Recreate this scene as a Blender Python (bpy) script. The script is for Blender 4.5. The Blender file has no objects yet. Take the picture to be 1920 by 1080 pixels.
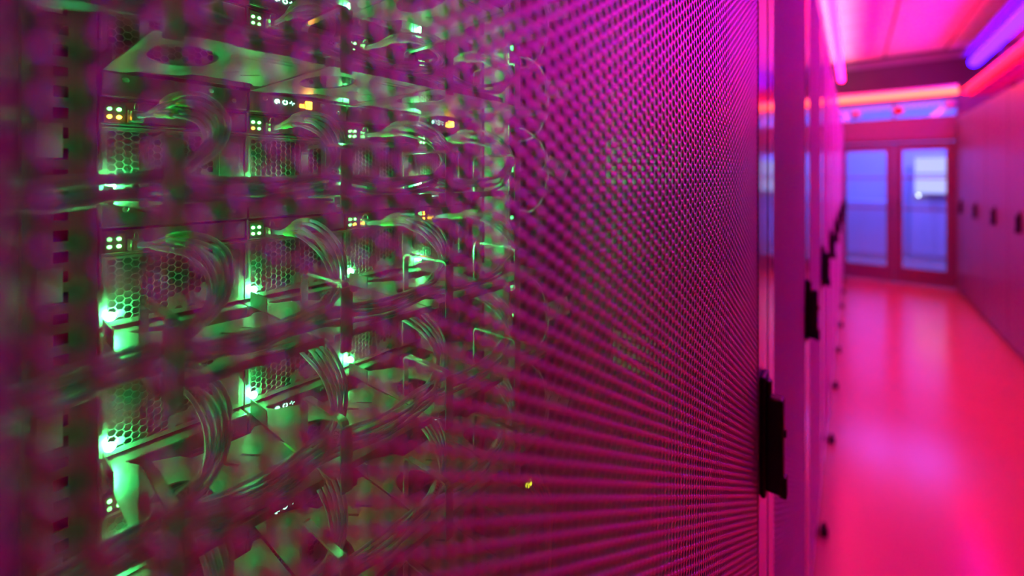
import bpy, bmesh, math, random
import numpy as np
from mathutils import Vector, Matrix

random.seed(7)
sc = bpy.context.scene
COL = sc.collection
R = math.radians

# ------------------------------------------------------------------ camera, world, exposure
EYE = 1.5                      # camera height above the aisle floor
cam_data = bpy.data.cameras.new('camera')
cam = bpy.data.objects.new('camera', cam_data)
COL.objects.link(cam)
cam.location = (0.0, 0.0, EYE)
cam.rotation_euler = (R(90), 0, R(38.4))
cam_data.sensor_width = 36.0
cam_data.lens = 807 / 1920 * 36.0
cam_data.shift_y = -208 / 1920
cam_data.clip_start = 0.005
cam_data.dof.use_dof = True
cam_data.dof.focus_distance = 0.43
cam_data.dof.aperture_fstop = 1.85
sc.camera = cam

world = bpy.data.worlds.new('world')
sc.world = world
world.use_nodes = True
world.node_tree.nodes['Background'].inputs[0].default_value = (0.01, 0.002, 0.012, 1)
world.node_tree.nodes['Background'].inputs[1].default_value = 0.3

sc.view_settings.view_transform = 'Standard'
sc.view_settings.look = 'None'
sc.view_settings.gamma = 1.0
sc.view_settings.use_curve_mapping = False
sc.view_settings.exposure = 0.0

# lamp colours (the emitters themselves stand with the lamps below)
MAGENTA = (1.0, 0.03, 0.30)
RED = (1.0, 0.03, 0.03)
BLUE = (0.10, 0.07, 1.0)

# ------------------------------------------------------------------ materials
def mat(name, color, rough=0.5, metal=0.0, spec=0.5, noise=None, coat=0.0, emit=None, es=0.0):
    m = bpy.data.materials.new(name)
    m.use_nodes = True
    nt = m.node_tree
    b = nt.nodes['Principled BSDF']
    b.inputs['Base Color'].default_value = (*color, 1)
    b.inputs['Roughness'].default_value = rough
    b.inputs['Metallic'].default_value = metal
    b.inputs['Specular IOR Level'].default_value = spec
    b.inputs['Coat Weight'].default_value = coat
    if emit:
        b.inputs['Emission Color'].default_value = (*emit, 1)
        b.inputs['Emission Strength'].default_value = es
    if noise:
        scale, amt, bump = noise
        tc = nt.nodes.new('ShaderNodeTexCoord')
        n = nt.nodes.new('ShaderNodeTexNoise')
        n.inputs['Scale'].default_value = scale
        n.inputs['Detail'].default_value = 5
        nt.links.new(tc.outputs['Object'], n.inputs['Vector'])
        mx = nt.nodes.new('ShaderNodeMixRGB')
        mx.inputs[1].default_value = (*[c * (1 - amt) for c in color], 1)
        mx.inputs[2].default_value = (*[min(1, c * (1 + amt)) for c in color], 1)
        nt.links.new(n.outputs['Fac'], mx.inputs[0])
        nt.links.new(mx.outputs[0], b.inputs['Base Color'])
        if bump:
            bp = nt.nodes.new('ShaderNodeBump')
            bp.inputs['Strength'].default_value = bump
            bp.inputs['Distance'].default_value = 0.002
            nt.links.new(n.outputs['Fac'], bp.inputs['Height'])
            nt.links.new(bp.outputs[0], b.inputs['Normal'])
    return m

def emat(name, color, strength):
    m = bpy.data.materials.new(name)
    m.use_nodes = True
    nt = m.node_tree
    nt.nodes.clear()
    o = nt.nodes.new('ShaderNodeOutputMaterial')
    e = nt.nodes.new('ShaderNodeEmission')
    e.inputs[0].default_value = (*color, 1)
    e.inputs[1].default_value = strength
    nt.links.new(e.outputs[0], o.inputs[0])
    return m

def glass_mat(name, tint):
    m = bpy.data.materials.new(name)
    m.use_nodes = True
    nt = m.node_tree
    nt.nodes.clear()
    o = nt.nodes.new('ShaderNodeOutputMaterial')
    t = nt.nodes.new('ShaderNodeBsdfTransparent')
    t.inputs[0].default_value = (*tint, 1)
    g = nt.nodes.new('ShaderNodeBsdfGlossy')
    g.inputs['Roughness'].default_value = 0.02
    f = nt.nodes.new('ShaderNodeFresnel')
    f.inputs[0].default_value = 1.45
    mx = nt.nodes.new('ShaderNodeMixShader')
    nt.links.new(f.outputs[0], mx.inputs[0])
    nt.links.new(t.outputs[0], mx.inputs[1])
    nt.links.new(g.outputs[0], mx.inputs[2])
    nt.links.new(mx.outputs[0], o.inputs[0])
    return m

M = {
    'mesh': mat('perforated_bare_metal', (0.77, 0.73, 0.77), 0.42, 1.0, 0.5, (60, 0.06, 0.05)),
    'far_mesh': mat('perforated_pale_paint', (0.86, 0.83, 0.86), 0.55, 0.0, 0.5, (60, 0.06, 0.05)),
    'frame': mat('glossy_frame_paint', (0.5, 0.48, 0.5), 0.16, 0.0, 0.6, (20, 0.05, 0), coat=0.5),
    'rackpaint': mat('pale_rack_paint', (0.55, 0.53, 0.55), 0.45, 0.0, 0.5, (30, 0.05, 0.03)),
    'rackside': mat('rack_side_steel', (0.14, 0.145, 0.14), 0.5, 0.3, 0.5, (30, 0.12, 0.05)),
    'dark': mat('black_plastic', (0.012, 0.011, 0.012), 0.45, 0.0, 0.4, (80, 0.2, 0.05)),
    'chassis': mat('dark_chassis_steel', (0.05, 0.05, 0.05), 0.6, 0.4, 0.5, (40, 0.2, 0.03)),
    'steel': mat('galvanised_steel', (0.33, 0.32, 0.32), 0.42, 0.45, 0.5, (220, 0.22, 0.12)),
    'steel2': mat('satin_steel_plate', (0.24, 0.24, 0.235), 0.4, 0.45, 0.5, (120, 0.15, 0.06)),
    'bright': mat('polished_bracket_steel', (0.55, 0.55, 0.54), 0.22, 0.9, 0.5, (150, 0.1, 0.02)),
    'plugm': mat('connector_metal', (0.6, 0.6, 0.58), 0.25, 0.85, 0.5, (200, 0.1, 0.05)),
    'port': mat('port_surround_plastic', (0.05, 0.09, 0.06), 0.3, 0.0, 0.5, (90, 0.1, 0.02)),
    'sleeve': mat('pale_green_sleeve_plastic', (0.32, 0.95, 0.34), 0.3, 0.0, 0.5, (120, 0.08, 0.02)),
    'strand': mat('aqua_fibre_jacket', (0.55, 0.58, 0.92), 0.3, 0.0, 0.5, (150, 0.12, 0.02)),
    'strand2': mat('violet_fibre_jacket', (0.75, 0.48, 0.92), 0.3, 0.0, 0.5, (150, 0.12, 0.02)),
    'strand3': mat('pale_fibre_jacket', (0.80, 0.72, 0.86), 0.3, 0.0, 0.5, (150, 0.1, 0.02)),
    'label': mat('white_label_paper', (0.9, 0.87, 0.92), 0.55, 0.0, 0.4, (200, 0.04, 0.02)),
    'ink': mat('black_label_ink', (0.04, 0.02, 0.05), 0.6, 0.0, 0.3, (200, 0.1, 0)),
    'screw': mat('screw_metal', (0.6, 0.6, 0.58), 0.25, 0.9, 0.5, (200, 0.1, 0.02)),
    'floor': mat('glossy_floor_vinyl', (0.62, 0.34, 0.24), 0.2, 0.0, 0.5, (3, 0.05, 0.01)),
    'ceil': mat('ceiling_tile_white', (0.72, 0.70, 0.72), 0.8, 0.0, 0.3, (25, 0.08, 0.2)),
    'grid': mat('ceiling_grid_metal', (0.12, 0.12, 0.12), 0.5, 0.2, 0.4, (30, 0.1, 0)),
    'cabinet': mat('cabinet_grey_paint', (0.27, 0.26, 0.28), 0.4, 0.0, 0.5, (30, 0.05, 0.03)),
    'wall': mat('wall_paint', (0.30, 0.27, 0.31), 0.7, 0.0, 0.3, (6, 0.06, 0.05)),
    'walldark': mat('dark_wall_paint', (0.10, 0.09, 0.10), 0.8, 0.0, 0.3, (6, 0.1, 0.05)),
    'door': mat('door_leaf_paint', (0.24, 0.19, 0.21), 0.4, 0.0, 0.4, (8, 0.06, 0.02)),
    'ladder': mat('red_cable_ladder_paint', (0.75, 0.05, 0.07), 0.35, 0.0, 0.5, (20, 0.06, 0.02)),
    'beyond': mat('white_room_paint', (0.75, 0.75, 0.78), 0.6, 0.0, 0.4, (5, 0.04, 0.02)),
    'redwire': mat('red_wire_insulation', (0.7, 0.08, 0.05), 0.4, 0.0, 0.5, (150, 0.1, 0)),
    'yellowwire': mat('yellow_wire_insulation', (0.75, 0.55, 0.06), 0.4, 0.0, 0.5, (150, 0.1, 0)),
    'redball': mat('red_beacon_plastic', (0.8, 0.03, 0.04), 0.25, 0.0, 0.5, (20, 0.05, 0)),
    'whiteball': mat('white_sensor_plastic', (0.75, 0.7, 0.72), 0.35, 0.0, 0.5, (20, 0.05, 0)),
    'glass': glass_mat('door_glass', (0.9, 0.9, 0.97)),
    'led': emat('green_power_light', (0.06, 1.0, 0.20), 620),
    'portled': emat('green_port_light', (0.12, 1.0, 0.16), 24),
    'amber': emat('amber_port_light', (1.0, 0.38, 0.02), 36),
    'icon': emat('white_green_icon_light', (0.30, 1.0, 0.62), 11),
    'yellow': emat('yellow_indicator_light', (0.75, 1.0, 0.02), 5),
    'off': mat('unlit_light_lens', (0.25, 0.28, 0.26), 0.3, 0.0, 0.5, (90, 0.05, 0)),
    'rail_glint': emat('green_rail_glint', (0.08, 1.0, 0.22), 6),  # emission standing in for green reflections on the rack rail
    'magenta_lamp': emat('magenta_line_lamp', (1.0, 0.003, 0.10), 54),
    'ladder_lamp': emat('red_ladder_lamp', (1.0, 0.001, 0.006), 42),
    'red_lamp': emat('red_line_lamp', (1.0, 0.045, 0.03), 11),
    'uplight': emat('pink_uplight', (1.0, 0.26, 0.42), 15),
    'blue_lamp': emat('blue_line_lamp', (0.02, 0.002, 1.0), 30),
    'lightpanel': emat('pale_blue_glow', (0.45, 0.5, 1.0), 1.6),  # glow of the added panel behind the doors
    'blue_panel': emat('blue_ceiling_panel', (0.11, 0.12, 1.0), 32),
    'white_lamp': emat('white_point_lamp', (0.8, 0.95, 1.0), 10),
}

def translucent(name, color):
    m = mat(name, color, 0.5, 0.0, 0.4, (120, 0.05, 0.02))
    nt = m.node_tree
    t = nt.nodes.new('ShaderNodeBsdfTranslucent')
    t.inputs[0].default_value = (*color, 1)
    mx = nt.nodes.new('ShaderNodeMixShader')
    mx.inputs[0].default_value = 0.5
    nt.links.new(nt.nodes['Principled BSDF'].outputs[0], mx.inputs[1])
    nt.links.new(t.outputs[0], mx.inputs[2])
    nt.links.new(mx.outputs[0], nt.nodes['Material Output'].inputs[0])
    return m
M['tagsheet'] = translucent('translucent_tag_plastic', (0.93, 0.9, 0.95))

# ------------------------------------------------------------------ helpers
class MB:
    """collects shapes and links them as ONE mesh object"""
    def __init__(self):
        self.v, self.f = [], []
    def add(self, vs, fs):
        o = len(self.v)
        self.v += [tuple(p) for p in vs]
        self.f += [tuple(i + o for i in q) for q in fs]
        return self
    def box(self, x0, x1, y0, y1, z0, z1, b=0.0):
        if b <= 0:
            vs = [(x, y, z) for x in (x0, x1) for y in (y0, y1) for z in (z0, z1)]
            return self.add(vs, [(0, 1, 3, 2), (4, 6, 7, 5), (0, 4, 5, 1), (2, 3, 7, 6), (0, 2, 6, 4), (1, 5, 7, 3)])
        bm = bmesh.new()
        bmesh.ops.create_cube(bm, size=1)
        for v in bm.verts:
            v.co = Vector(((x0 + x1) / 2 + v.co.x * (x1 - x0), (y0 + y1) / 2 + v.co.y * (y1 - y0), (z0 + z1) / 2 + v.co.z * (z1 - z0)))
        bmesh.ops.bevel(bm, geom=list(bm.edges), offset=b, segments=2, affect='EDGES', profile=0.5)
        return self.bm(bm)
    def bm(self, bm):
        bm.verts.index_update()
        self.add([v.co for v in bm.verts], [[v.index for v in f.verts] for f in bm.faces])
        bm.free()
        return self
    def tube(self, pts, r, n=8, cap=True):
        pts = [Vector(p) for p in pts]
        rr = r if isinstance(r, (list, tuple)) else [r] * len(pts)
        vs, fs = [], []
        t0 = (pts[1] - pts[0]).normalized()
        ref = Vector((0, 0, 1)) if abs(t0.z) < 0.9 else Vector((1, 0, 0))
        a = t0.cross(ref).normalized()
        for i, p in enumerate(pts):
            t = (pts[min(i + 1, len(pts) - 1)] - pts[max(i - 1, 0)]).normalized()
            a = (a - t * a.dot(t)).normalized()
            b = t.cross(a)
            for k in range(n):
                w = 2 * math.pi * k / n
                vs.append(p + (a * math.cos(w) + b * math.sin(w)) * rr[i])
        for i in range(len(pts) - 1):
            for k in range(n):
                fs.append((i * n + k, i * n + (k + 1) % n, (i + 1) * n + (k + 1) % n, (i + 1) * n + k))
        if cap:
            fs.append(tuple(range(n))[::-1])
            fs.append(tuple((len(pts) - 1) * n + k for k in range(n)))
        return self.add(vs, fs)
    def ribbon(self, pts, wy, th):
        """flat bar of width wy along y, following pts in the x-z plane, thickness th"""
        pts = [Vector(p) for p in pts]
        vs, fs = [], []
        for i, p in enumerate(pts):
            t = (pts[min(i + 1, len(pts) - 1)] - pts[max(i - 1, 0)]).normalized()
            nrm = Vector((-t.z, 0, t.x))
            for sy, sn in ((-1, -1), (1, -1), (1, 1), (-1, 1)):
                vs.append(p + Vector((0, sy * wy / 2, 0)) + nrm * sn * th / 2)
        for i in range(len(pts) - 1):
            for k in range(4):
                fs.append((i * 4 + k, i * 4 + (k + 1) % 4, i * 4 + 4 + (k + 1) % 4, i * 4 + 4 + k))
        fs += [(3, 2, 1, 0), tuple((len(pts) - 1) * 4 + k for k in range(4))]
        return self.add(vs, fs)
    def ball(self, c, r, seg=10, rings=6, sc_=(1, 1, 1)):
        bm = bmesh.new()
        bmesh.ops.create_uvsphere(bm, u_segments=seg, v_segments=rings, radius=r)
        for v in bm.verts:
            v.co = Vector((c[0] + v.co.x * sc_[0], c[1] + v.co.y * sc_[1], c[2] + v.co.z * sc_[2]))
        return self.bm(bm)
    def disc_x(self, c, r, th, n=14):
        """short cylinder whose axis is x"""
        return self.tube([(c[0], c[1], c[2]), (c[0] + th, c[1], c[2])], r, n)
    def plate(self, outer, holes, z, th):
        """flat plate in x-y with holes, thickness th downwards from z"""
        bm = bmesh.new()
        es = []
        for loop in [outer] + holes:
            vs = [bm.verts.new((p[0], p[1], z)) for p in loop]
            for i in range(len(vs)):
                es.append(bm.edges.new((vs[i], vs[(i + 1) % len(vs)])))
        bmesh.ops.triangle_fill(bm, use_beauty=True, use_dissolve=False, edges=es)
        bmesh.ops.recalc_face_normals(bm, faces=list(bm.faces))
        g = bmesh.ops.extrude_face_region(bm, geom=list(bm.faces))
        for e in g['geom']:
            if isinstance(e, bmesh.types.BMVert):
                e.co.z -= th
        bmesh.ops.recalc_face_normals(bm, faces=list(bm.faces))
        return self.bm(bm)
    def mesh(self, name, m, smooth=False):
        me = bpy.data.meshes.new(name)
        me.from_pydata(self.v, [], self.f)
        me.materials.append(m)
        if smooth:
            me.polygons.foreach_set('use_smooth', [True] * len(me.polygons))
        me.update()
        return me
    def build(self, name, m, parent=None, loc=None, smooth=False, kind=None):
        return link(name, self.mesh(name, m, smooth), parent, loc, kind)

def link(name, me, parent=None, loc=None, kind=None):
    o = bpy.data.objects.new(name, me)
    COL.objects.link(o)
    if parent is not None:
        o.parent = parent
    if loc is not None:
        o.location = loc
    if kind:
        o['kind'] = kind
    return o

def tag(o, label, cat, group=None):
    o['label'] = label
    o['category'] = cat
    if group:
        o['group'] = group
    return o

def empty(name, loc, label, cat, group=None, rz=0.0):
    o = bpy.data.objects.new(name, None)
    o.empty_display_size = 0.05
    COL.objects.link(o)
    o.location = loc
    o.rotation_euler = (0, 0, rz)
    return tag(o, label, cat, group)

def struct(name, mb, m, loc=None):
    o = mb.build(name, m, None, loc)
    o['kind'] = 'structure'
    return o

def W(s, D, z):
    """world point: s metres along the aisle, D metres left of the camera, z above eye level"""
    return Vector((-D, s, EYE + z))

def catmull(pts, n=6):
    pts = [Vector(p) for p in pts]
    P = [pts[0] * 2 - pts[1]] + pts + [pts[-1] * 2 - pts[-2]]
    out = []
    for i in range(1, len(P) - 2):
        p0, p1, p2, p3 = P[i - 1:i + 3]
        for k in range(n):
            t = k / n
            out.append(0.5 * ((2 * p1) + (p2 - p0) * t + (2 * p0 - 5 * p1 + 4 * p2 - p3) * t * t + (3 * p1 - p0 - 3 * p2 + p3) * t ** 3))
    out.append(pts[-1])
    return out

# ------------------------------------------------------------------ room shell
DM = 0.113                      # lateral distance of the left rack doors from the camera axis
DR = 1.065                      # the same for the right row
S_END = 8.15
CEIL = 3.15
struct('floor', MB().box(-1.5, 2.5, -2.6, 11.2, -0.1, 0.0), M['floor'])
ce = struct('ceiling', MB().box(-1.5, 2.5, -2.6, 11.2, CEIL + 0.03, CEIL + 0.13), M['grid'])
tile = MB().box(-0.288, 0.288, -0.288, 0.288, -0.009, 0.009, 0.003).mesh('ceiling_tile', M['ceil'])
for i in range(6):
    for j in range(17):
        link('ceiling_tile', tile, ce, (-1.16 + 0.6 * i, -2.0 + 0.6 * j, CEIL + 0.02 + random.uniform(-0.002, 0.002)))
struct('wall_left', MB().box(-1.6, -1.5, -2.6, 11.2, 0, CEIL + 0.1), M['walldark'])
struct('wall_right', MB().box(2.5, 2.6, -2.6, 11.2, 0, CEIL + 0.1), M['walldark'])
struct('wall_back', MB().box(-1.6, 2.6, -2.7, -2.6, 0, CEIL + 0.1), M['walldark'])
# end wall with the double doorway and a transom window over it
XA, XB, ZD = -0.20, 1.085, 1.99
TA, TB, TZ0, TZ1 = -0.19, 1.12, 2.30, 2.58
we = MB()
we.box(-1.5, XA, S_END, S_END + 0.12, 0, CEIL + 0.05)
we.box(XB, 2.5, S_END, S_END + 0.12, 0, CEIL + 0.05)
we.box(XA, XB, S_END, S_END + 0.12, ZD, TZ0)
we.box(XA, XB, S_END, S_END + 0.12, TZ1, CEIL + 0.05)
struct('wall_end', we, M['wall'])
w1 = struct('window_1', MB().box(TA, TB, S_END + 0.03, S_END + 0.06, TZ0, TZ0 + 0.03).box(TA, TB, S_END + 0.03, S_END + 0.06, TZ1 - 0.03, TZ1)
            .box(0.44, 0.47, S_END + 0.03, S_END + 0.06, TZ0 + 0.03, TZ1 - 0.03), M['door'])
for a, b in ((TA, 0.44), (0.47, TB)):
    MB().box(a, b, S_END + 0.04, S_END + 0.05, TZ0 + 0.03, TZ1 - 0.03).build('pane', M['glass'], w1)
tr = MB()
tr.box(XA - 0.06, XA, S_END - 0.02, S_END, 0, ZD + 0.06, 0.003)
tr.box(XB, XB + 0.06, S_END - 0.02, S_END, 0, ZD + 0.06, 0.003)
tr.box(XA, XB, S_END - 0.02, S_END, ZD, ZD + 0.06, 0.003)
struct('trim_1', tr, M['door'])

vt = MB().box(-0.6, 1.6, S_END - 0.02, S_END, 2.64, 3.08, 0.003)
for k in range(8):
    vt.box(-0.55, 1.55, S_END - 0.032, S_END - 0.02, 2.67 + 0.05 * k, 2.695 + 0.05 * k, 0.002)
struct('trim_2', vt, M['walldark'])

def door_leaf(name, x0, x1, wx0, wx1, hinge_left):
    z0, z1 = 0.225, 1.875
    y0, y1 = S_END + 0.02, S_END + 0.065
    m = MB()
    m.box(x0, wx0, y0, y1, 0.01, ZD - 0.01)
    m.box(wx1, x1, y0, y1, 0.01, ZD - 0.01)
    m.box(wx0, wx1, y0, y1, 0.01, z0)
    m.box(wx0, wx1, y0, y1, z1, ZD - 0.01)
    d = struct(name, m, M['door'])
    cuts = [z0, 1.05, 1.485, z1]
    for a, b in zip(cuts[:-1], cuts[1:]):
        MB().box(wx0, wx1, y0 + 0.018, y0 + 0.026, a, b).build('pane', M['glass'], d)
    for zc in cuts[1:-1]:
        MB().box(wx0, wx1, y0 + 0.008, y0 + 0.036, zc - 0.012, zc + 0.012, 0.002).build('glazing_bar', M['door'], d)
    hx = x1 - 0.05 if hinge_left else x0 + 0.05
    MB().tube([(hx, y0 - 0.04, 0.95), (hx, y0 - 0.04, 1.2)], 0.01, 8).box(hx - 0.008, hx + 0.008, y0 - 0.04, y0, 0.97, 0.985) \
        .box(hx - 0.008, hx + 0.008, y0 - 0.04, y0, 1.165, 1.18).build('door_handle', M['bright'], d)
    return d
door_leaf('door_1', XA + 0.005, 0.453, -0.075, 0.375, True)
door_leaf('door_2', 0.457, XB - 0.005, 0.545, 0.985, False)
# room behind the doors
struct('wall_beyond', MB().box(-1.5, 2.5, 11.2, 11.3, 0, CEIL + 0.1), M['beyond'])
bp = empty('blue_ceiling_lamp', (0.9, 9.9, CEIL - 0.05), 'long blue ceiling lamp in the room behind the double doors', 'lamp')
MB().box(-1.2, 1.2, -0.5, 0.5, 0.0, 0.04, 0.004).build('lamp_housing', M['whiteball'], bp)
MB().box(-1.15, 1.15, -0.45, 0.45, -0.012, 0.0).build('diffuser', M['blue_panel'], bp)
cb = empty('storage_cabinet', (1.05, 10.78, 0), 'pale cabinet behind the right-hand door pane', 'cabinet')
MB().box(-0.22, 0.42, 0.0, 0.4, 0.0, 1.72, 0.006).build('cabinet_body', M['beyond'], cb)
for k in range(2):
    dd = MB().box(-0.215 + 0.32 * k, 0.095 + 0.32 * k, -0.02, 0.0, 0.08, 1.70, 0.004).build('cabinet_door', M['beyond'], cb)
    MB().box(0.06 + 0.09 * k - 0.005, 0.06 + 0.09 * k + 0.005, -0.045, -0.02, 0.9, 1.05).build('handle', M['bright'], dd)
cb2 = empty('storage_cabinet', (0.05, 10.6, 0), 'low pale cabinet behind the left-hand door pane', 'cabinet')
MB().box(-0.3, 0.45, 0.0, 0.45, 0.0, 1.06, 0.006).build('cabinet_body', M['beyond'], cb2)
for k in range(2):
    MB().box(-0.295 + 0.375 * k, 0.07 + 0.375 * k, -0.02, 0.0, 0.06, 1.04, 0.004).build('cabinet_door', M['beyond'], cb2)
ws = empty('added_lightpanel', (1.13, 10.70, 1.53), 'added glowing pale blue screen on the cabinet behind the right-hand door pane', 'lightpanel')  # added glowing panel for the bright blocks behind the right-hand glass
MB().box(-0.27, 0.27, 0.0, 0.04, -0.34, 0.34, 0.004).build('bezel', M['whiteball'], ws)
MB().box(-0.25, 0.25, -0.004, 0.0, 0.04, 0.32).build('display', M['lightpanel'], ws)  # glowing face of the added panel
MB().box(-0.25, 0.25, -0.004, 0.0, -0.32, 0.0).build('display', M['lightpanel'], ws)
wl = empty('round_wall_lamp', (0.93, 10.70, 1.17), 'tiny round white lamp glowing behind the right-hand door pane', 'lamp')
MB().ball((0, 0, 0), 0.016, 10, 6).build('bulb', M['white_lamp'], wl)
MB().tube([(0, 0.0, 0), (0, 0.05, 0)], 0.012, 8).build('base', M['whiteball'], wl)

# ------------------------------------------------------------------ aisle lamps
def line_lamp(name, p0, p1, r, m, label, hangers=True, shade=0.0):
    p0, p1 = Vector(p0), Vector(p1)
    e = empty(name, p0, label, 'lamp')
    d = p1 - p0
    MB().tube([(0, 0, 0), d], r, 10).build('glowing_tube', m, e)
    u = d.normalized()
    MB().tube([Vector((0, 0, r * 1.3)), d + Vector((0, 0, r * 1.3))], r * 0.6, 6).build('housing', M['whiteball'], e)
    if shade:
        MB().box(-shade, shade, 0, d.y, r * 1.25, r * 1.25 + 0.012, 0.003).build('ceiling_shield', M['grid'], e)  # added dark plate that keeps blue light off the ceiling
    if hangers:
        for k in range(4):
            q = d * ((k + 0.5) / 4)
            MB().tube([q + Vector((0, 0, r)), Vector((q.x, q.y, CEIL - p0.z))], 0.004, 6).build('hanger', M['grid'], e)
    return e
line_lamp('line_lamp', (-0.13, 1.5, 2.88), (-0.13, 7.7, 2.88), 0.03, M['magenta_lamp'], 'long glowing pink tube lamp hung above the left rack row')
line_lamp('line_lamp', (1.16, 2.5, 2.90), (1.16, 7.6, 2.90), 0.055, M['blue_lamp'], 'long blue tube lamp under the ceiling over the right rack row', True, 0.14)
line_lamp('line_lamp', (-0.16, 7.62, 2.575), (1.02, 7.62, 2.575), 0.042, M['red_lamp'], 'glowing orange-red tube lamp crossing the aisle before the doors', False)

up = empty('uplight_trough', (-0.30, 2.8, 2.70), 'long white uplight trough lying over the left rack row', 'lamp')
MB().box(-0.10, 0.10, 0, 5.0, 0.0, 0.012, 0.003).box(-0.10, -0.09, 0, 5.0, 0.012, 0.05).box(0.09, 0.10, 0, 5.0, 0.012, 0.05).build('trough', M['whiteball'], up)
MB().box(-0.08, 0.08, 0.02, 4.98, 0.014, 0.03).build('glowing_strip', M['uplight'], up)
for k in range(4):
    MB().tube([(0, 0.6 + 1.25 * k, 0.03), (0, 0.6 + 1.25 * k, CEIL - 2.70)], 0.004, 6).build('hanger', M['grid'], up)

# red cable ladder above the right row
cl = empty('cable_ladder', (1.13, 0, 2.50), 'red cable ladder running above the right rack row', 'cable ladder')
for dx in (0.0, 0.19):
    MB().box(dx - 0.012, dx + 0.012, 2.4, 7.7, 0.0, 0.11, 0.004).build('side_rail', M['ladder'], cl)
rung = MB().box(0.012, 0.178, -0.03, 0.03, 0.0, 0.03, 0.004).mesh('rung', M['ladder'])
for k in range(18):
    link('rung', rung, cl, (0, 2.55 + 0.3 * k, 0))
for k in range(4):
    MB().tube([(0.095, 3.15 + 1.2 * k, 0.01), (0.095, 3.15 + 1.2 * k, CEIL - 2.5)], 0.008, 8).build('support_rod', M['grid'], cl)
line_lamp('line_lamp', (1.085, 2.5, 2.56), (1.085, 7.62, 2.56), 0.028, M['ladder_lamp'], 'red tube lamp along the aisle side of the red cable ladder', False)
line_lamp('line_lamp', (1.355, 2.5, 2.56), (1.355, 7.62, 2.56), 0.028, M['ladder_lamp'], 'red tube lamp along the far side of the red cable ladder', False)

# beacons on the header over the doors
for x, z, m, lab in ((0.03, 2.42, 'whiteball', 'pale round sensor on the wall above the left door'),
                     (0.50, 2.43, 'redball', 'red round beacon on the wall above the meeting of the doors'),
                     (1.02, 2.47, 'whiteball', 'pale round sensor on the wall above the right door')):
    e = empty('beacon', (x, S_END, z), lab, 'beacon')
    MB().ball((0, -0.05, 0), 0.055, 14, 8).build('dome', M[m], e, smooth=True)
    MB().tube([(0, 0, 0), (0, -0.035, 0)], 0.062, 16).build('base', M['whiteball'], e)

# ------------------------------------------------------------------ perforated sheet (real holes)
def sheet_mesh(y0, y1, z0, z1, p=0.0089, d=0.0063, th=0.0015, m='mesh'):
    a = p * math.sqrt(3) / 2
    nc, nr = int((y1 - y0) / a), int((z1 - z0) / p)
    ci, ri = np.meshgrid(np.arange(nc), np.arange(nr), indexing='ij')
    cy = (y0 + a * (ci + 0.5)).ravel()
    cz = (z0 + p * (ri + 0.5) + np.where(ci % 2 == 0, 0.0, p / 2)).ravel()
    n = cy.size
    ang = np.arange(12) * math.pi / 6
    # hexagonal cell, flat top: corners at 0, 60, ... degrees, edge middles between
    rad = np.where(np.arange(12) % 2 == 0, p / math.sqrt(3), p / 2)
    oy, oz = rad * np.cos(ang), rad * np.sin(ang)
    hy, hz = d / 2 * np.cos(ang), d / 2 * np.sin(ang)
    vy = np.concatenate([oy, hy, hy])
    vz = np.concatenate([oz, hz, hz])
    vx = np.concatenate([np.zeros(24), np.full(12, -th)])
    V = np.empty((n, 36, 3), np.float32)
    V[:, :, 0] = vx
    V[:, :, 1] = cy[:, None] + vy
    V[:, :, 2] = cz[:, None] + vz
    k = np.arange(12)
    k1 = (k + 1) % 12
    q = np.concatenate([np.stack([k, k1, 12 + k1, 12 + k], 1), np.stack([12 + k, 12 + k1, 24 + k1, 24 + k], 1)])
    F = (np.arange(n)[:, None, None] * 36 + q[None]).reshape(-1).astype(np.int32)
    me = bpy.data.meshes.new('perforated_sheet')
    me.vertices.add(n * 36)
    me.vertices.foreach_set('co', V.reshape(-1))
    nf = n * 24
    me.loops.add(nf * 4)
    me.loops.foreach_set('vertex_index', F)
    me.polygons.add(nf)
    me.polygons.foreach_set('loop_start', np.arange(nf, dtype=np.int32) * 4)
    me.polygons.foreach_set('loop_total', np.full(nf, 4, np.int32))
    me.update(calc_edges=True)
    me.materials.append(M[m])
    return me

def handle_parts(parent, x, y, z, sgn=1):
    m = MB()
    def b(x0, x1, y0, y1, z0, z1, bv):
        xa, xb = sorted((x + sgn * x0, x + sgn * x1))
        m.box(xa, xb, y + y0, y + y1, z + z0, z + z1, bv)
    b(0.000, 0.008, -0.020, 0.020, -0.092, 0.092, 0.0035)       # escutcheon
    b(0.006, 0.030, -0.012, 0.012, -0.084, 0.060, 0.004)        # lever
    b(0.006, 0.014, -0.010, 0.010, 0.060, 0.084, 0.004)         # lock barrel end
    b(0.024, 0.034, -0.009, 0.009, -0.088, -0.055, 0.003)       # finger lip
    m.tube([(x + sgn * 0.008, y, z + 0.008), (x + sgn * 0.033, y, z + 0.008)], 0.006, 10)
    return m.build('swing_handle', M['dark'], parent)

S1A, S1B = -0.075, 0.825
RH = 2.28
# ---- the open-mesh rack at the left
rk = empty('server_rack', (0, 0, 0), 'nearest server rack behind its perforated door, full of green lit servers', 'rack')
XD = -DM
XBK = XD - 1.1
MB().box(XBK, XD - 0.03, S1A, S1B, RH - 0.03, RH, 0.003).build('roof_panel', M['rackpaint'], rk)
MB().box(XBK, XD - 0.03, S1A, S1B, 0.0, 0.06, 0.003).build('base_panel', M['rackpaint'], rk)
MB().box(XBK, XBK + 0.01, S1A + 0.02, S1B - 0.02, 0.06, RH - 0.03).build('back_panel', M['chassis'], rk)
MB().box(XBK, XD - 0.03, S1A, S1A + 0.012, 0.06, RH - 0.03).build('side_panel', M['rackside'], rk)
MB().box(XBK, XD - 0.03, S1B - 0.012, S1B, 0.06, RH - 0.03).build('side_panel', M['rackside'], rk)
MB().box(-0.62, XD - 0.045, 0.660, 0.668, 0.06, RH - 0.03).build('air_baffle', M['rackside'], rk)
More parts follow.
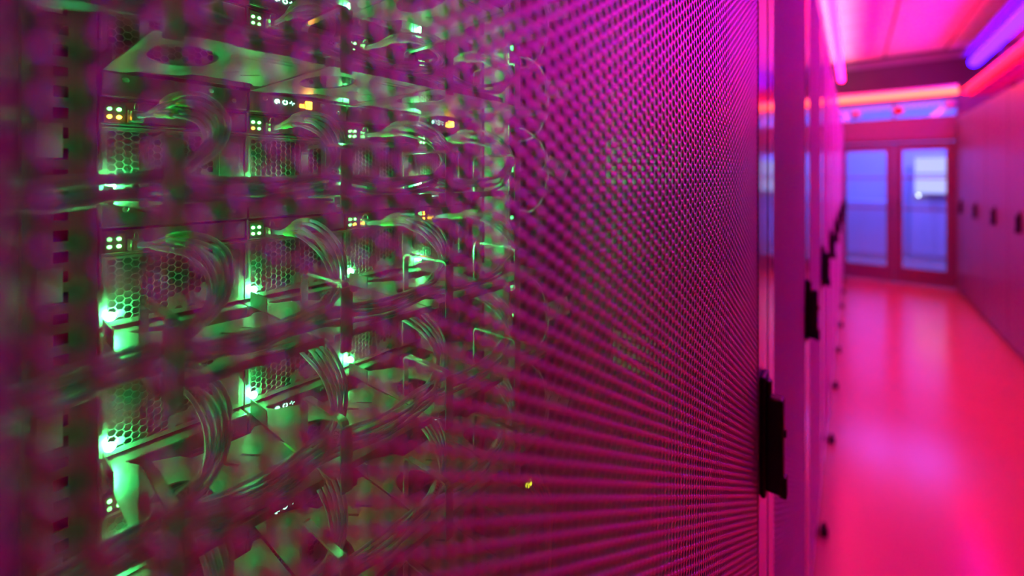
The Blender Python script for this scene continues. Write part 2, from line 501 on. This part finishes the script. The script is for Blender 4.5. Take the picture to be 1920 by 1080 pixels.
for s0, s1 in ((S1A + 0.012, S1A + 0.05), (S1B - 0.05, S1B - 0.012)):
    MB().box(XD - 0.085, XD - 0.035, s0, s1, 0.06, RH - 0.03, 0.003).build('corner_post', M['rackpaint'], rk)
def rail(s0, s1):
    """19-inch mounting rail with square holes, its face at D = 0.478"""
    m = MB()
    x1, x0 = -0.478, -0.480
    w = 0.008
    c = (s0 + s1) / 2
    m.box(x0, x1, s0, c - w / 2, EYE - 0.9, EYE + 0.5)
    m.box(x0, x1, c + w / 2, s1, EYE - 0.9, EYE + 0.5)
    z = EYE - 0.9
    while z < EYE + 0.49:
        m.box(x0, x1, c - w / 2, c + w / 2, z, z + 0.0075)
        z += 0.0159
    m.box(x0 - 0.03, x1, s0 - 0.002, s0, EYE - 0.9, EYE + 0.5)
    m.box(x0 - 0.03, x1, s1, s1 + 0.002, EYE - 0.9, EYE + 0.5)
    return m.build('mounting_rail', M['steel2'], rk)
rl = rail(0.026, 0.062)
rr = rail(0.524, 0.552)
stk = MB().box(0.0, 0.0006, -0.007, 0.007, -0.013, 0.013).mesh('label_sticker', M['label'])
for k in range(7):
    link('label_sticker', stk, rl, (-0.4778, 0.038, EYE + 0.250 - 0.111 * k))

# door of that rack: frame, perforated sheet, handle
dfm = MB()
dfm.box(XD - 0.03, XD + 0.0015, S1A, S1A + 0.08, 0.03, RH, 0.003)
dfm.box(XD - 0.03, XD + 0.0015, 0.738, S1B - 0.003, 0.03, RH, 0.003)
dfm.box(XD - 0.03, XD + 0.0015, S1A + 0.08, 0.738, 0.03, 0.13, 0.003)
dfm.box(XD - 0.03, XD + 0.0015, S1A + 0.08, 0.738, RH - 0.09, RH, 0.003)
df = dfm.build('door_frame', M['frame'], rk)
near_sheet = sheet_mesh(S1A + 0.075, 0.741, 0.50, 2.18)
link('perforated_sheet', near_sheet, df, (XD, 0, 0))
MB().box(XD - 0.0012, XD, S1A + 0.075, 0.741, 0.12, 0.505).build('kick_plate', M['mesh'], df)
handle_parts(df, XD + 0.0015, 0.765, 1.105)

# ---- the other racks of the left row, each with its own perforated door and handle
ORD = ['second', 'third', 'fourth', 'fifth', 'sixth', 'seventh', 'eighth', 'ninth', 'tenth']
far_sheet = sheet_mesh(0.07, 0.73, 0.12, 2.2, p=0.0115, d=0.0072, m='far_mesh')
body_me = {}
def cabinet_meshes():
    b = MB()
    b.box(-1.1, -0.03, 0.004, 0.016, 0.0, RH)
    b.box(-1.1, -0.03, 0.784, 0.796, 0.0, RH)
    b.box(-1.1, -0.03, 0.016, 0.784, RH - 0.02, RH)
    b.box(-1.1, -0.03, 0.016, 0.784, 0.0, 0.06)
    b.box(-0.10, -0.085, 0.016, 0.784, 0.06, RH - 0.02)
    f = MB()
    f.box(-0.03, 0.0015, 0.003, 0.075, 0.03, RH, 0.003)
    f.box(-0.03, 0.0015, 0.725, 0.797, 0.03, RH, 0.003)
    f.box(-0.03, 0.0015, 0.075, 0.725, 0.03, 0.13, 0.003)
    f.box(-0.03, 0.0015, 0.075, 0.725, RH - 0.09, RH, 0.003)
    foot = MB()
    foot.tube([(0, 0, 0.0), (0, 0, 0.03)], 0.014, 12).tube([(0, 0, 0.03), (0, 0, 0.05)], 0.008, 8)
    return b.mesh('cabinet', M['chassis']), f.mesh('door_frame', M['frame']), foot.mesh('levelling_foot', M['dark'])
cab_me, frm_me, foot_me = cabinet_meshes()
for k in range(9):
    y0 = S1B + 0.002 + 0.8 * k
    e = empty('server_rack', (-DM, y0, 0), '%s rack of the left row, counted from the camera' % ORD[k], 'rack', 'closed racks of the left row')
    link('cabinet', cab_me, e)
    d = link('door_frame', frm_me, e)
    link('perforated_sheet', far_sheet, d)
    handle_parts(d, 0.0015, 0.733, 1.105)
    link('levelling_foot', foot_me, e, (0.018, 0.60, 0.0))

# ---- right row
rb = MB().box(0.03, 1.1, 0.002, 0.798, 0.0, RH, 0.004).mesh('cabinet', M['cabinet'])
rd = MB().box(0.0, 0.03, 0.006, 0.794, 0.05, RH - 0.01, 0.006).mesh('cabinet_door', M['cabinet'])
rv = MB()
for q in range(16):
    rv.box(-0.003, 0.0, 0.10, 0.70, 0.25 + 0.11 * q, 0.30 + 0.11 * q, 0.001)
rvm = rv.mesh('louvre_panel', M['cabinet'])
RO = ['farthest', 'second farthest', 'third farthest', 'fourth farthest', 'fifth farthest', 'sixth farthest', 'seventh farthest']
for k in range(7):
    y0 = 7.27 - 0.8 * k
    e = empty('equipment_cabinet', (DR, y0, 0), '%s tall cabinet of the right row from the end doors' % RO[k], 'cabinet', 'tall cabinets of the right row')
    link('cabinet', rb, e)
    d = link('cabinet_door', rd, e)
    handle_parts(d, 0.0, 0.42, 1.13, -1)

# ------------------------------------------------------------------ server nodes
NW = 0.1115
NS0 = 0.068
ROWS = [0.193, 0.082, -0.029, -0.14, -0.251, -0.362, -0.473]
ROWN = ['top', 'second', 'third', 'fourth', 'fifth', 'sixth', 'bottom']
COLN = ['first', 'second', 'third', 'fourth']

def honeycomb():
    """flat-topped hexagon cells; a hexagonal rim of steel round each hole, some cells left blank"""
    p, hole = 0.0060, 0.00262
    a = p * math.sqrt(3) / 2
    m = MB()
    R_ = p / math.sqrt(3)
    r_ = hole * 2 / math.sqrt(3)
    for c in range(15):
        for r in range(9):
            y = 0.0085 + a * c
            z = 0.0185 + p * r + (p / 2 if c % 2 else 0)
            if z > 0.0695:
                continue
            O = [(0, y + R_ * math.cos(R(60 * k)), z + R_ * math.sin(R(60 * k))) for k in range(6)]
            if c > 7 and r < 2 or (c > 12 and r < 3) or (c < 2 and r < 1):
                m.add(O, [tuple(range(6))])
                continue
            I = [(0, y + r_ * math.cos(R(60 * k)), z + r_ * math.sin(R(60 * k))) for k in range(6)]
            J = [(-0.0011, q[1], q[2]) for q in I]
            fs = [(k, (k + 1) % 6, 6 + (k + 1) % 6, 6 + k) for k in range(6)]
            fs += [(6 + k, 6 + (k + 1) % 6, 12 + (k + 1) % 6, 12 + k) for k in range(6)]
            m.add(O + I + J, fs)
    # plain steel margins
    m.box(-0.0025, -0.0002, 0.0005, 0.0056, 0.012, 0.072)
    m.box(-0.0025, -0.0002, 0.0835, 0.1105, 0.012, 0.072)
    m.box(-0.0025, -0.0002, 0.0056, 0.0835, 0.012, 0.0160)
    m.box(-0.0025, -0.0002, 0.0056, 0.0835, 0.0690, 0.072)
    return m.mesh('honeycomb_grille', M['steel'])

def tray():
    """cable tray in front of the node, z = 0.008, local x = 0.5 - D"""
    outer = [(0.012, 0.001), (0.170, 0.001), (0.172, 0.004), (0.172, 0.106), (0.168, 0.110), (0.045, 0.110),
             (0.043, 0.104), (0.052, 0.098), (0.052, 0.052), (0.040, 0.046), (0.030, 0.030), (0.026, 0.020), (0.012, 0.014)]
    hole = [(0.112 + 0.036 * math.cos(R(15 * k)), 0.030 + 0.020 * math.sin(R(15 * k))) for k in range(24)]
    def slot(x0, y0, x1, y1, w):
        d = Vector((x1 - x0, y1 - y0)).normalized()
        n = Vector((-d.y, d.x)) * w / 2
        return [(x0 + n.x, y0 + n.y), (x0 - n.x, y0 - n.y), (x0 - n.x * 0 - d.x * 0.001, y0 - d.y * 0.001)][:2] + \
               [(x1 - n.x, y1 - n.y), (x1 + n.x, y1 + n.y)]
    holes = [hole, slot(0.147, 0.060, 0.147, 0.094, 0.0022), slot(0.156, 0.062, 0.156, 0.098, 0.0022),
             slot(0.080, 0.064, 0.094, 0.074, 0.003), slot(0.080, 0.080, 0.094, 0.090, 0.003)]
    m = MB().plate(outer, holes, 0.008, 0.0012)
    m.box(0.1705, 0.172, 0.004, 0.106, 0.008, 0.0125)           # turned-up front lip
    m.box(0.012, 0.05, 0.0010, 0.0022, 0.008, 0.022)            # side flange
    return m.mesh('cable_tray', M['steel'])

def bracket():
    """hoop over the cables at the left edge of the tray, ending in a front plate"""
    zt, zb = 0.055, 0.008
    xr, xf = 0.114, 0.182
    c = 0.006
    pts = [(xr, 0, zb), (xr, 0, zt - c)]
    pts += [(xr + c - c * math.cos(R(a)), 0, zt - c + c * math.sin(R(a))) for a in (30, 60, 90)]
    pts += [(xf - c + c * math.sin(R(a)), 0, zt - c + c * math.cos(R(a))) for a in (0, 30, 60, 90)]
    pts += [(xf, 0, zt - 0.018)]
    m = MB().ribbon([(x, 0.0075, z) for x, y, z in pts], 0.006, 0.0022)
    return m.mesh('cable_bracket', M['bright'])

def hook_plate():
    return MB().box(0.1822, 0.1842, 0.0025, 0.0125, 0.000, 0.052, 0.0008).mesh('hook_plate', M['rackpaint'])

ME = {}
ME['grille'] = honeycomb()
ME['tray'] = tray()
ME['bracket'] = bracket()
ME['hook'] = hook_plate()
m = MB()
m.box(-0.40, -0.02, 0.0015, NW - 0.0015, -0.012, 0.099)
ME['chassis'] = m.mesh('chassis', M['chassis'])
m = MB()
m.box(-0.02, 0.004, 0.0005, NW - 0.0008, 0.0765, 0.0945, 0.0008)     # port bar
m.box(-0.02, 0.002, 0.0005, NW - 0.0008, 0.0960, 0.0972)            # seam ridge
m.box(-0.01, 0.009, 0.0005, NW - 0.0008, 0.0735, 0.0752, 0.0004)    # bright ledge
m.box(-0.01, 0.006, 0.0005, NW - 0.0008, 0.0715, 0.0725)
m.box(-0.004, 0.006, -0.0004, 0.0018, 0.034, 0.0960, 0.0006)        # left edge flange
m.box(-0.0002, 0.0022, 0.088, 0.106, 0.016, 0.066, 0.0008)          # raised blank at the right
m.box(0.004, 0.0052, 0.060, 0.072, 0.0785, 0.0925, 0.0004)          # flat tabs on the bar
m.box(0.004, 0.0052, 0.076, 0.082, 0.0860, 0.0925, 0.0004)
m.box(0.004, 0.0052, 0.090, 0.107, 0.0785, 0.0925, 0.0004)
ME['face'] = m.mesh('faceplate', M['steel2'])
m = MB()
m.box(-0.02, 0.010, 0.0008, NW - 0.0010, -0.0135, 0.0068, 0.0012)
m.box(0.010, 0.0112, 0.004, NW - 0.004, -0.0125, -0.0113)
m.box(0.010, 0.0108, 0.060, 0.082, -0.008, -0.0074)
ME['bezel'] = m.mesh('bezel', M['steel2'])
m = MB()
m.tube([(0, 0, 0), (0.0016, 0, 0)], 0.0024, 12)
m.tube([(0.0016, 0, 0), (0.0022, 0, 0)], [0.0024, 0.0016], 12)
ME['screw'] = m.mesh('screw', M['screw'])
m = MB()
m.box(0.004, 0.0048, 0.0025, 0.0165, 0.0745, 0.0925)
m.box(0.0048, 0.0062, 0.0022, 0.0030, 0.0742, 0.0928)
m.box(0.0048, 0.0062, 0.0160, 0.0168, 0.0742, 0.0928)
m.box(0.0048, 0.0062, 0.0030, 0.0160, 0.0920, 0.0928)
m.box(0.0048, 0.0062, 0.0030, 0.0160, 0.0742, 0.0750)
ME['port'] = m.mesh('port_window', M['port'])
for nm, mt in (('portled', 'portled'), ('amber', 'amber'), ('poff', 'off')):
    ME[nm] = MB().disc_x((0, 0, 0), 0.0016, 0.0012, 12).mesh('port_light', M[mt])
ME['led'] = MB().ball((0, 0, 0), 0.0037, 12, 8).mesh('power_light', M['led'], True)
ME['ledoff'] = MB().ball((0, 0, 0), 0.0037, 12, 8).mesh('power_light', M['off'], True)

def ring(m, y, z, r0, r1, a0, a1, n=18, x=0.0108, th=0.0004):
    vs, fs = [], []
    for k in range(n + 1):
        a = R(a0 + (a1 - a0) * k / n)
        for r in (r0, r1):
            vs.append((x, y + r * math.cos(a), z + r * math.sin(a)))
    for k in range(n):
        fs.append((2 * k, 2 * k + 1, 2 * k + 3, 2 * k + 2))
    m.add(vs, fs)
m = MB()
ring(m, 0.028, 0, 0.0, 0.0013, 0, 360)                     # dial: dot, arc and tail
ring(m, 0.028, 0, 0.0018, 0.0027, -40, 270)
ring(m, 0.028, 0, 0.0013, 0.0018, 150, 260)
ring(m, 0.0365, 0, 0.0017, 0.0027, 115, 425, 18)           # power sign: open ring
ring(m, 0.0365, 0, 0.0017, 0.0027, 100, 115, 3)
zz = [(0.0412, 0), (0.0426, 0.0002), (0.0434, 0.0022), (0.0446, -0.0022), (0.0454, 0.0), (0.0470, 0)]
for (ya, za), (yb, zb) in zip(zz[:-1], zz[1:]):            # pulse line
    m.add([(0.0108, ya, za - 0.0005), (0.0108, yb, zb - 0.0005), (0.0108, yb, zb + 0.0005), (0.0108, ya, za + 0.0005)], [(0, 1, 2, 3)])
ME['icons'] = m.mesh('indicator_icons', M['icon'])
m = MB()
m.box(0.010, 0.0112, 0.0530, 0.0575, -0.0035, 0.0005)
m.box(0.010, 0.0112, 0.0590, 0.0660, -0.0040, 0.0040)
ME['warn'] = m.mesh('amber_display', M['amber'])
m = MB()
m.box(0.004, 0.0200, 0.0178, 0.0262, 0.0765, 0.0860, 0.0010)
m.box(0.006, 0.0075, 0.0172, 0.0268, 0.0760, 0.0866)
m.box(0.011, 0.0125, 0.0172, 0.0268, 0.0760, 0.0866)
ME['plug'] = m.mesh('plug', M['plugm'])
lp = [(0.008 + 0.006 + 0.006 * math.cos(R(a)), 0.022, 0.0885 + 0.004 * math.sin(R(a))) for a in range(0, 361, 30)]
ME['tab'] = MB().tube(lp, 0.0006, 6, False).mesh('pull_tab', M['plugm'])

AMBER = {(2, 0): (0, 0, 1, 1), (2, 1): (0, 0, 1, 0), (3, 2): (0, 0, 0, 1), (3, 3): (0, 1, 1, 1), (2, 3): (0, 0, 0, 0),
         (5, 3): (1, 1, 1, 0), (1, 0): (0, 0, 1, 1), (5, 0): (0, 0, 0, 0), (5, 2): (1, 0, 1, 1)}
WARN = {(1, 1), (1, 3)}
LED_OFF = {(5, 1), (5, 2), (5, 3), (6, 0), (6, 1), (6, 2), (6, 3), (4, 3), (1, 0), (1, 1)}
BULGE = [1.0, 0.25, 0.85, 1.25]

def node_label(ri, ci):
    am = AMBER.get((ri, ci))
    bits = 'with amber and green port lights' if am and any(am) else 'with green port lights'
    if (ri, ci) in WARN:
        bits = 'with a glowing amber display on its bezel'
    if ri == 6:
        bits = 'with unlit lights'
    return 'honeycomb-fronted server, %s row, %s from the left, %s' % (ROWN[ri], COLN[ci], bits)

nodes = {}
for ri, t in enumerate(ROWS):
    for ci in range(4):
        if ri == 0 and ci == 0:
            continue
        s0 = NS0 + NW * ci
        e = empty('server_node', (-0.5, s0, EYE + t), node_label(ri, ci), 'server', 'honeycomb-fronted servers in the nearest rack')
        nodes[(ri, ci)] = e
        link('chassis', ME['chassis'], e)
        link('honeycomb_grille', ME['grille'], e)
        link('faceplate', ME['face'], e)
        bz = link('bezel', ME['bezel'], e)
        for sy, szz in ((0.0155, 0.001), (0.0780, 0.0015), (0.0980, -0.005)):
            link('screw', ME['screw'], bz, (0.0100, sy, szz))
        if ci % 2:
            link('indicator_icons', ME['icons'], bz)
        if (ri, ci) in WARN:
            link('amber_display', ME['warn'], bz)
        pw = link('port_window', ME['port'], e)
        am = AMBER.get((ri, ci), (0, 0, 0, 0))
        for k, (py, pz) in enumerate(((0.0062, 0.0868), (0.0122, 0.0868), (0.0062, 0.0803), (0.0122, 0.0803))):
            link('port_light', ME['poff'] if ri == 6 else ME['amber' if am[k] else 'portled'], pw, (0.0048, py, pz))
        link('power_light', ME['ledoff'] if (ri, ci) in LED_OFF else ME['led'], e, (0.005, 0.0065, 0.0215))
        tr_ = link('cable_tray', ME['tray'], e)
        link('cable_bracket', ME['bracket'], tr_)
        link('hook_plate', ME['hook'], tr_)

# ------------------------------------------------------------------ fibre cables
def text_mesh(body, size):
    cu = bpy.data.curves.new('print', 'FONT')
    cu.body = body
    cu.size = size
    cu.align_x = 'CENTER'
    cu.align_y = 'CENTER'
    o = bpy.data.objects.new('print', cu)
    COL.objects.link(o)
    dg = bpy.context.evaluated_depsgraph_get()
    me = bpy.data.meshes.new_from_object(o.evaluated_get(dg))
    bpy.data.objects.remove(o)
    me.name = 'printed_text'
    me.materials.clear()
    me.materials.append(M['ink'])
    return me
TXT = text_mesh('1432', 0.0058)

def trunk_point(s, t, jz, jd):
    """a point of the trunk running left along the hooks"""
    return W(s, 0.346 + jd, t + 0.026 + jz)

STR = ['strand', 'strand2', 'strand3', 'strand']
for ri, t in enumerate(ROWS):
    for ci in range(4):
        if ri == 0 and ci < 1 or ri == 6:
            continue
        s0 = NS0 + NW * ci
        b = BULGE[ci] * random.uniform(0.85, 1.15)
        amb = ri in (2,) and ci == 0
        root = empty('fibre_cable', W(s0 + 0.022, 0.48, t + 0.081),
                     'fanned fibre cable with green sleeves plugged into the %s row server %s from the left' % (ROWN[ri], COLN[ci]),
                     'cable', 'fanned fibre cables of the nearest rack')
        org = root.location
        pl = link('plug', ME['plug'], root, W(s0, 0.5, t) - org)
        link('pull_tab', ME['tab'], root, W(s0, 0.5, t) - org)
        n = 5
        for k in range(n):
            u = (k - (n - 1) / 2)
            fan = u * 0.0035
            jz, jd = random.uniform(-0.010, 0.007), random.uniform(-0.010, 0.012)
            rise = random.uniform(-0.002, 0.006)
            pts = [W(s0 + 0.022, 0.482, t + 0.0812 + u * 0.0004),
                   W(s0 + 0.022 + 0.006 * b, 0.464, t + 0.083 + u * 0.0008),
                   W(s0 + 0.022 + 0.014 * b + fan * 0.3, 0.440, t + 0.086 + rise + fan * 0.6),
                   W(s0 + 0.022 + 0.022 * b + fan * 0.7, 0.414, t + 0.084 + rise + fan * 0.9),
                   W(s0 + 0.022 + 0.026 * b + fan, 0.386, t + 0.076 + fan),
                   W(s0 + 0.020 + 0.025 * b + fan, 0.364, t + 0.060 + fan * 0.6),
                   W(s0 + 0.016 + 0.018 * b + fan * 0.6, 0.352 + jd * 0.4, t + 0.044 + jz * 0.4),
                   W(s0 + 0.010 + 0.006 * b, 0.347 + jd * 0.7, t + 0.034 + jz * 0.7)]
            q = ci
            while q >= 0:
                sb = NS0 + NW * q + 0.006
                pts.append(trunk_point(sb - 0.004, t, jz, jd))
                if q > 0:
                    pts.append(trunk_point(sb - 0.055, t, jz - 0.006 + random.uniform(-0.004, 0.005), jd + random.uniform(-0.006, 0.004)))
                q -= 1
            pts += [trunk_point(0.030, t, jz - 0.004, jd), trunk_point(-0.010, t, jz - 0.010, jd + 0.002), W(-0.045, 0.352 + jd, t - 0.010 + jz)]
            cp = catmull(pts, 6)
            cp = [p - org for p in cp]
            so = MB().tube(cp, 0.0017, 7).build('strand', M[STR[(k + ci) % 4]], root, smooth=True)
            # green sleeve on the rising part, staggered along the strand
            i0 = 6 + (k % 3) * 3 + random.randint(0, 2)
            seg = cp[i0:i0 + 7]
            MB().tube(seg, [0.0026] + [0.0028] * (len(seg) - 2) + [0.0026], 8).build('sleeve', M['sleeve'], root, smooth=True)
            if k == 2:
                # printed white wrap where the cable meets the trunk
                i1 = 6 * 6 + 4 if ci else 6 * 6 + 2
                sg = cp[i1:i1 + 7]
                MB().tube(sg, 0.0034, 10).build('wrap_label', M['label'], root, smooth=True)
                mid = sg[3]
                tdir = (sg[4] - sg[2]).normalized()
                nrm = Vector((1, -0.25, 0.35))
                nrm = (nrm - tdir * nrm.dot(tdir)).normalized()
                ax = -tdir if tdir.y < 0 else tdir
                up = nrm.cross(ax)
                o = link('printed_text', TXT, root)
                mm = Matrix((ax, up, nrm)).transposed().to_4x4()
                mm.translation = mid + nrm * 0.0036
                o.matrix_local = mm

# ------------------------------------------------------------------ things at the right of the servers
ps = empty('added_power_strip', W(0.535, 0.42, 0), 'added tall grey power strip, its green bars standing for reflections on the rack rail', 'power strip')  # added strip in place of a rail catching the servers' green light
MB().box(-0.05, 0.0, -0.018, 0.018, -0.85, 0.5, 0.003).build('strip_body', M['steel'], ps)
MB().box(0.0, 0.002, -0.016, -0.012, -0.85, 0.5).box(0.0, 0.002, 0.012, 0.016, -0.85, 0.5).build('edge_ridge', M['bright'], ps)
soc = MB().box(0.0, 0.0025, -0.010, 0.010, -0.012, 0.012, 0.001).mesh('socket', M['dark'])
gst = MB().box(0.0, 0.0022, -0.0035, 0.0035, -0.009, 0.009, 0.0006).mesh('glint_bar', M['rail_glint'])  # glowing bars put in for green reflections on the rail
for k in range(12):
    z = 0.40 - 0.09 * k
    link('socket', soc, ps, (0, 0, z))
for z in (0.19, 0.0, -0.075, -0.118, -0.185, -0.24):
    link('glint_bar', gst, ps, (0.0, -0.006, z + 0.018))

TAGS = [(0.246, 12, 'pale tag on a thin cord, highest of the tagged cords'), (0.132, -6, 'pale tag on a thin cord, just under the highest one'),
        (0.02, -25, 'crooked pale tag on a cord at eye level beside the power strip'), (-0.20, 14, 'pale tag on a cord below eye level beside the power strip'),
        (-0.33, -18, 'pale tag on a thin cord, lowest of the five tagged cords')]
for k, (z, a, lab) in enumerate(TAGS):
    e = empty('tagged_cord', W(0.536, 0.36, z), lab, 'cord', 'tagged cords beside the power strip')
    pts = catmull([(-0.058, -0.012, 0.055), (-0.035, -0.006, 0.052), (-0.008, 0.0, 0.03), (0.0, 0.003, 0.0), (-0.004, 0.006, -0.04), (-0.03, 0.01, -0.07), (-0.06, 0.008, -0.075)], 6)
    MB().tube(pts, 0.0016, 8).build('cord', M['strand3'], e, smooth=True)
    MB().tube([(-0.062, -0.012, 0.055), (-0.045, -0.009, 0.054)], 0.004, 8).build('cord_plug', M['dark'], e)
    t_ = MB().box(-0.0006, 0.0006, -0.003, 0.034, -0.013, 0.013, 0.0003).build('tag', M['tagsheet'], e)
    t_.rotation_euler = (R(a), 0, R(-42))
    t_.location = (0.003, 0, 0)
    pr = MB()
    pr.box(0.0007, 0.0009, 0.002, 0.0032, -0.004, 0.006).box(0.0007, 0.0009, 0.0032, 0.006, 0.005, 0.006)
    pr.box(0.0007, 0.0009, 0.016, 0.0172, -0.002, 0.006).box(0.0007, 0.0009, 0.019, 0.0202, 0.000, 0.006)
    pr.build('tag_print', M['ink'], t_)

# sheets fixed to the baffle at the right
for z0, z1, d0, d1, lab in ((-0.012, 0.064, 0.20, 0.325, 'pale printed sheet on the rack baffle, the upper of two'),
                            (-0.31, -0.25, 0.20, 0.31, 'pale printed sheet on the rack baffle, the lower of two')):
    e = empty('label_sheet', W(0.6595, (d0 + d1) / 2, (z0 + z1) / 2), lab, 'label')
    hw, hz = (d1 - d0) / 2, (z1 - z0) / 2
    MB().box(-hw, hw, -0.0008, 0.0, -hz, hz).build('sheet', M['label'], e)
    pr = MB()
    for k in range(4):
        zz_ = hz - 0.012 - k * 0.015
        if zz_ > -hz + 0.006:
            pr.box(-hw + 0.012, hw - 0.012 - 0.014 * (k % 2), -0.0011, -0.0008, zz_ - 0.003, zz_ + 0.001)
    pr.build('ruled_lines', M['ink'], e)

# small units with yellow lights, loose wires and the blanking plate low down
for s, D, z, lab in ((0.602, 0.44, -0.53, 'small black sensor box with a yellow light, the upper of two'),
                     (0.600, 0.510, -0.622, 'small black sensor box with a yellow light, the lower of two')):
    e = empty('sensor_box', W(s, D, z), lab, 'sensor')
    MB().box(-0.02, 0.0, -0.015, 0.015, -0.022, 0.022, 0.003).build('case', M['dark'], e)
    for q in (-0.004, 0.003):
        MB().ball((0.001, q, 0.0), 0.0032, 10, 6, (0.6, 1, 1.3)).build('indicator_light', M['yellow'], e, smooth=True)
wb = empty('wire_bundle', W(0.60, 0.40, -0.58), 'loose red and yellow wires hanging low beside the servers', 'wires')
for k in range(7):
    f = (k - 3) * 0.004
    pts = catmull([(-0.03, f * 1.6, 0.05 + 0.01 * (k % 3)), (0.0, f * 1.5, 0.03), (0.004, f * 0.6, -0.02), (0.002, f * 0.5, -0.09), (-0.01, f, -0.22)], 5)
    MB().tube(pts, 0.0017, 7).build('wire', M[('redwire', 'yellowwire', 'redwire', 'strand3')[k % 4]], wb, smooth=True)
bl = empty('blanking_plate', W(0.07, 0.47, -0.62), 'wide plain steel plate below the lowest servers', 'panel')
MB().box(-0.003, 0.0, 0.0, 0.44, -0.28, 0.0, 0.001).build('plate', M['steel'], bl)
for yy in (0.012, 0.428):
    for zz_ in (-0.02, -0.26):
        link('screw', ME['screw'], bl, (0.0, yy, zz_))
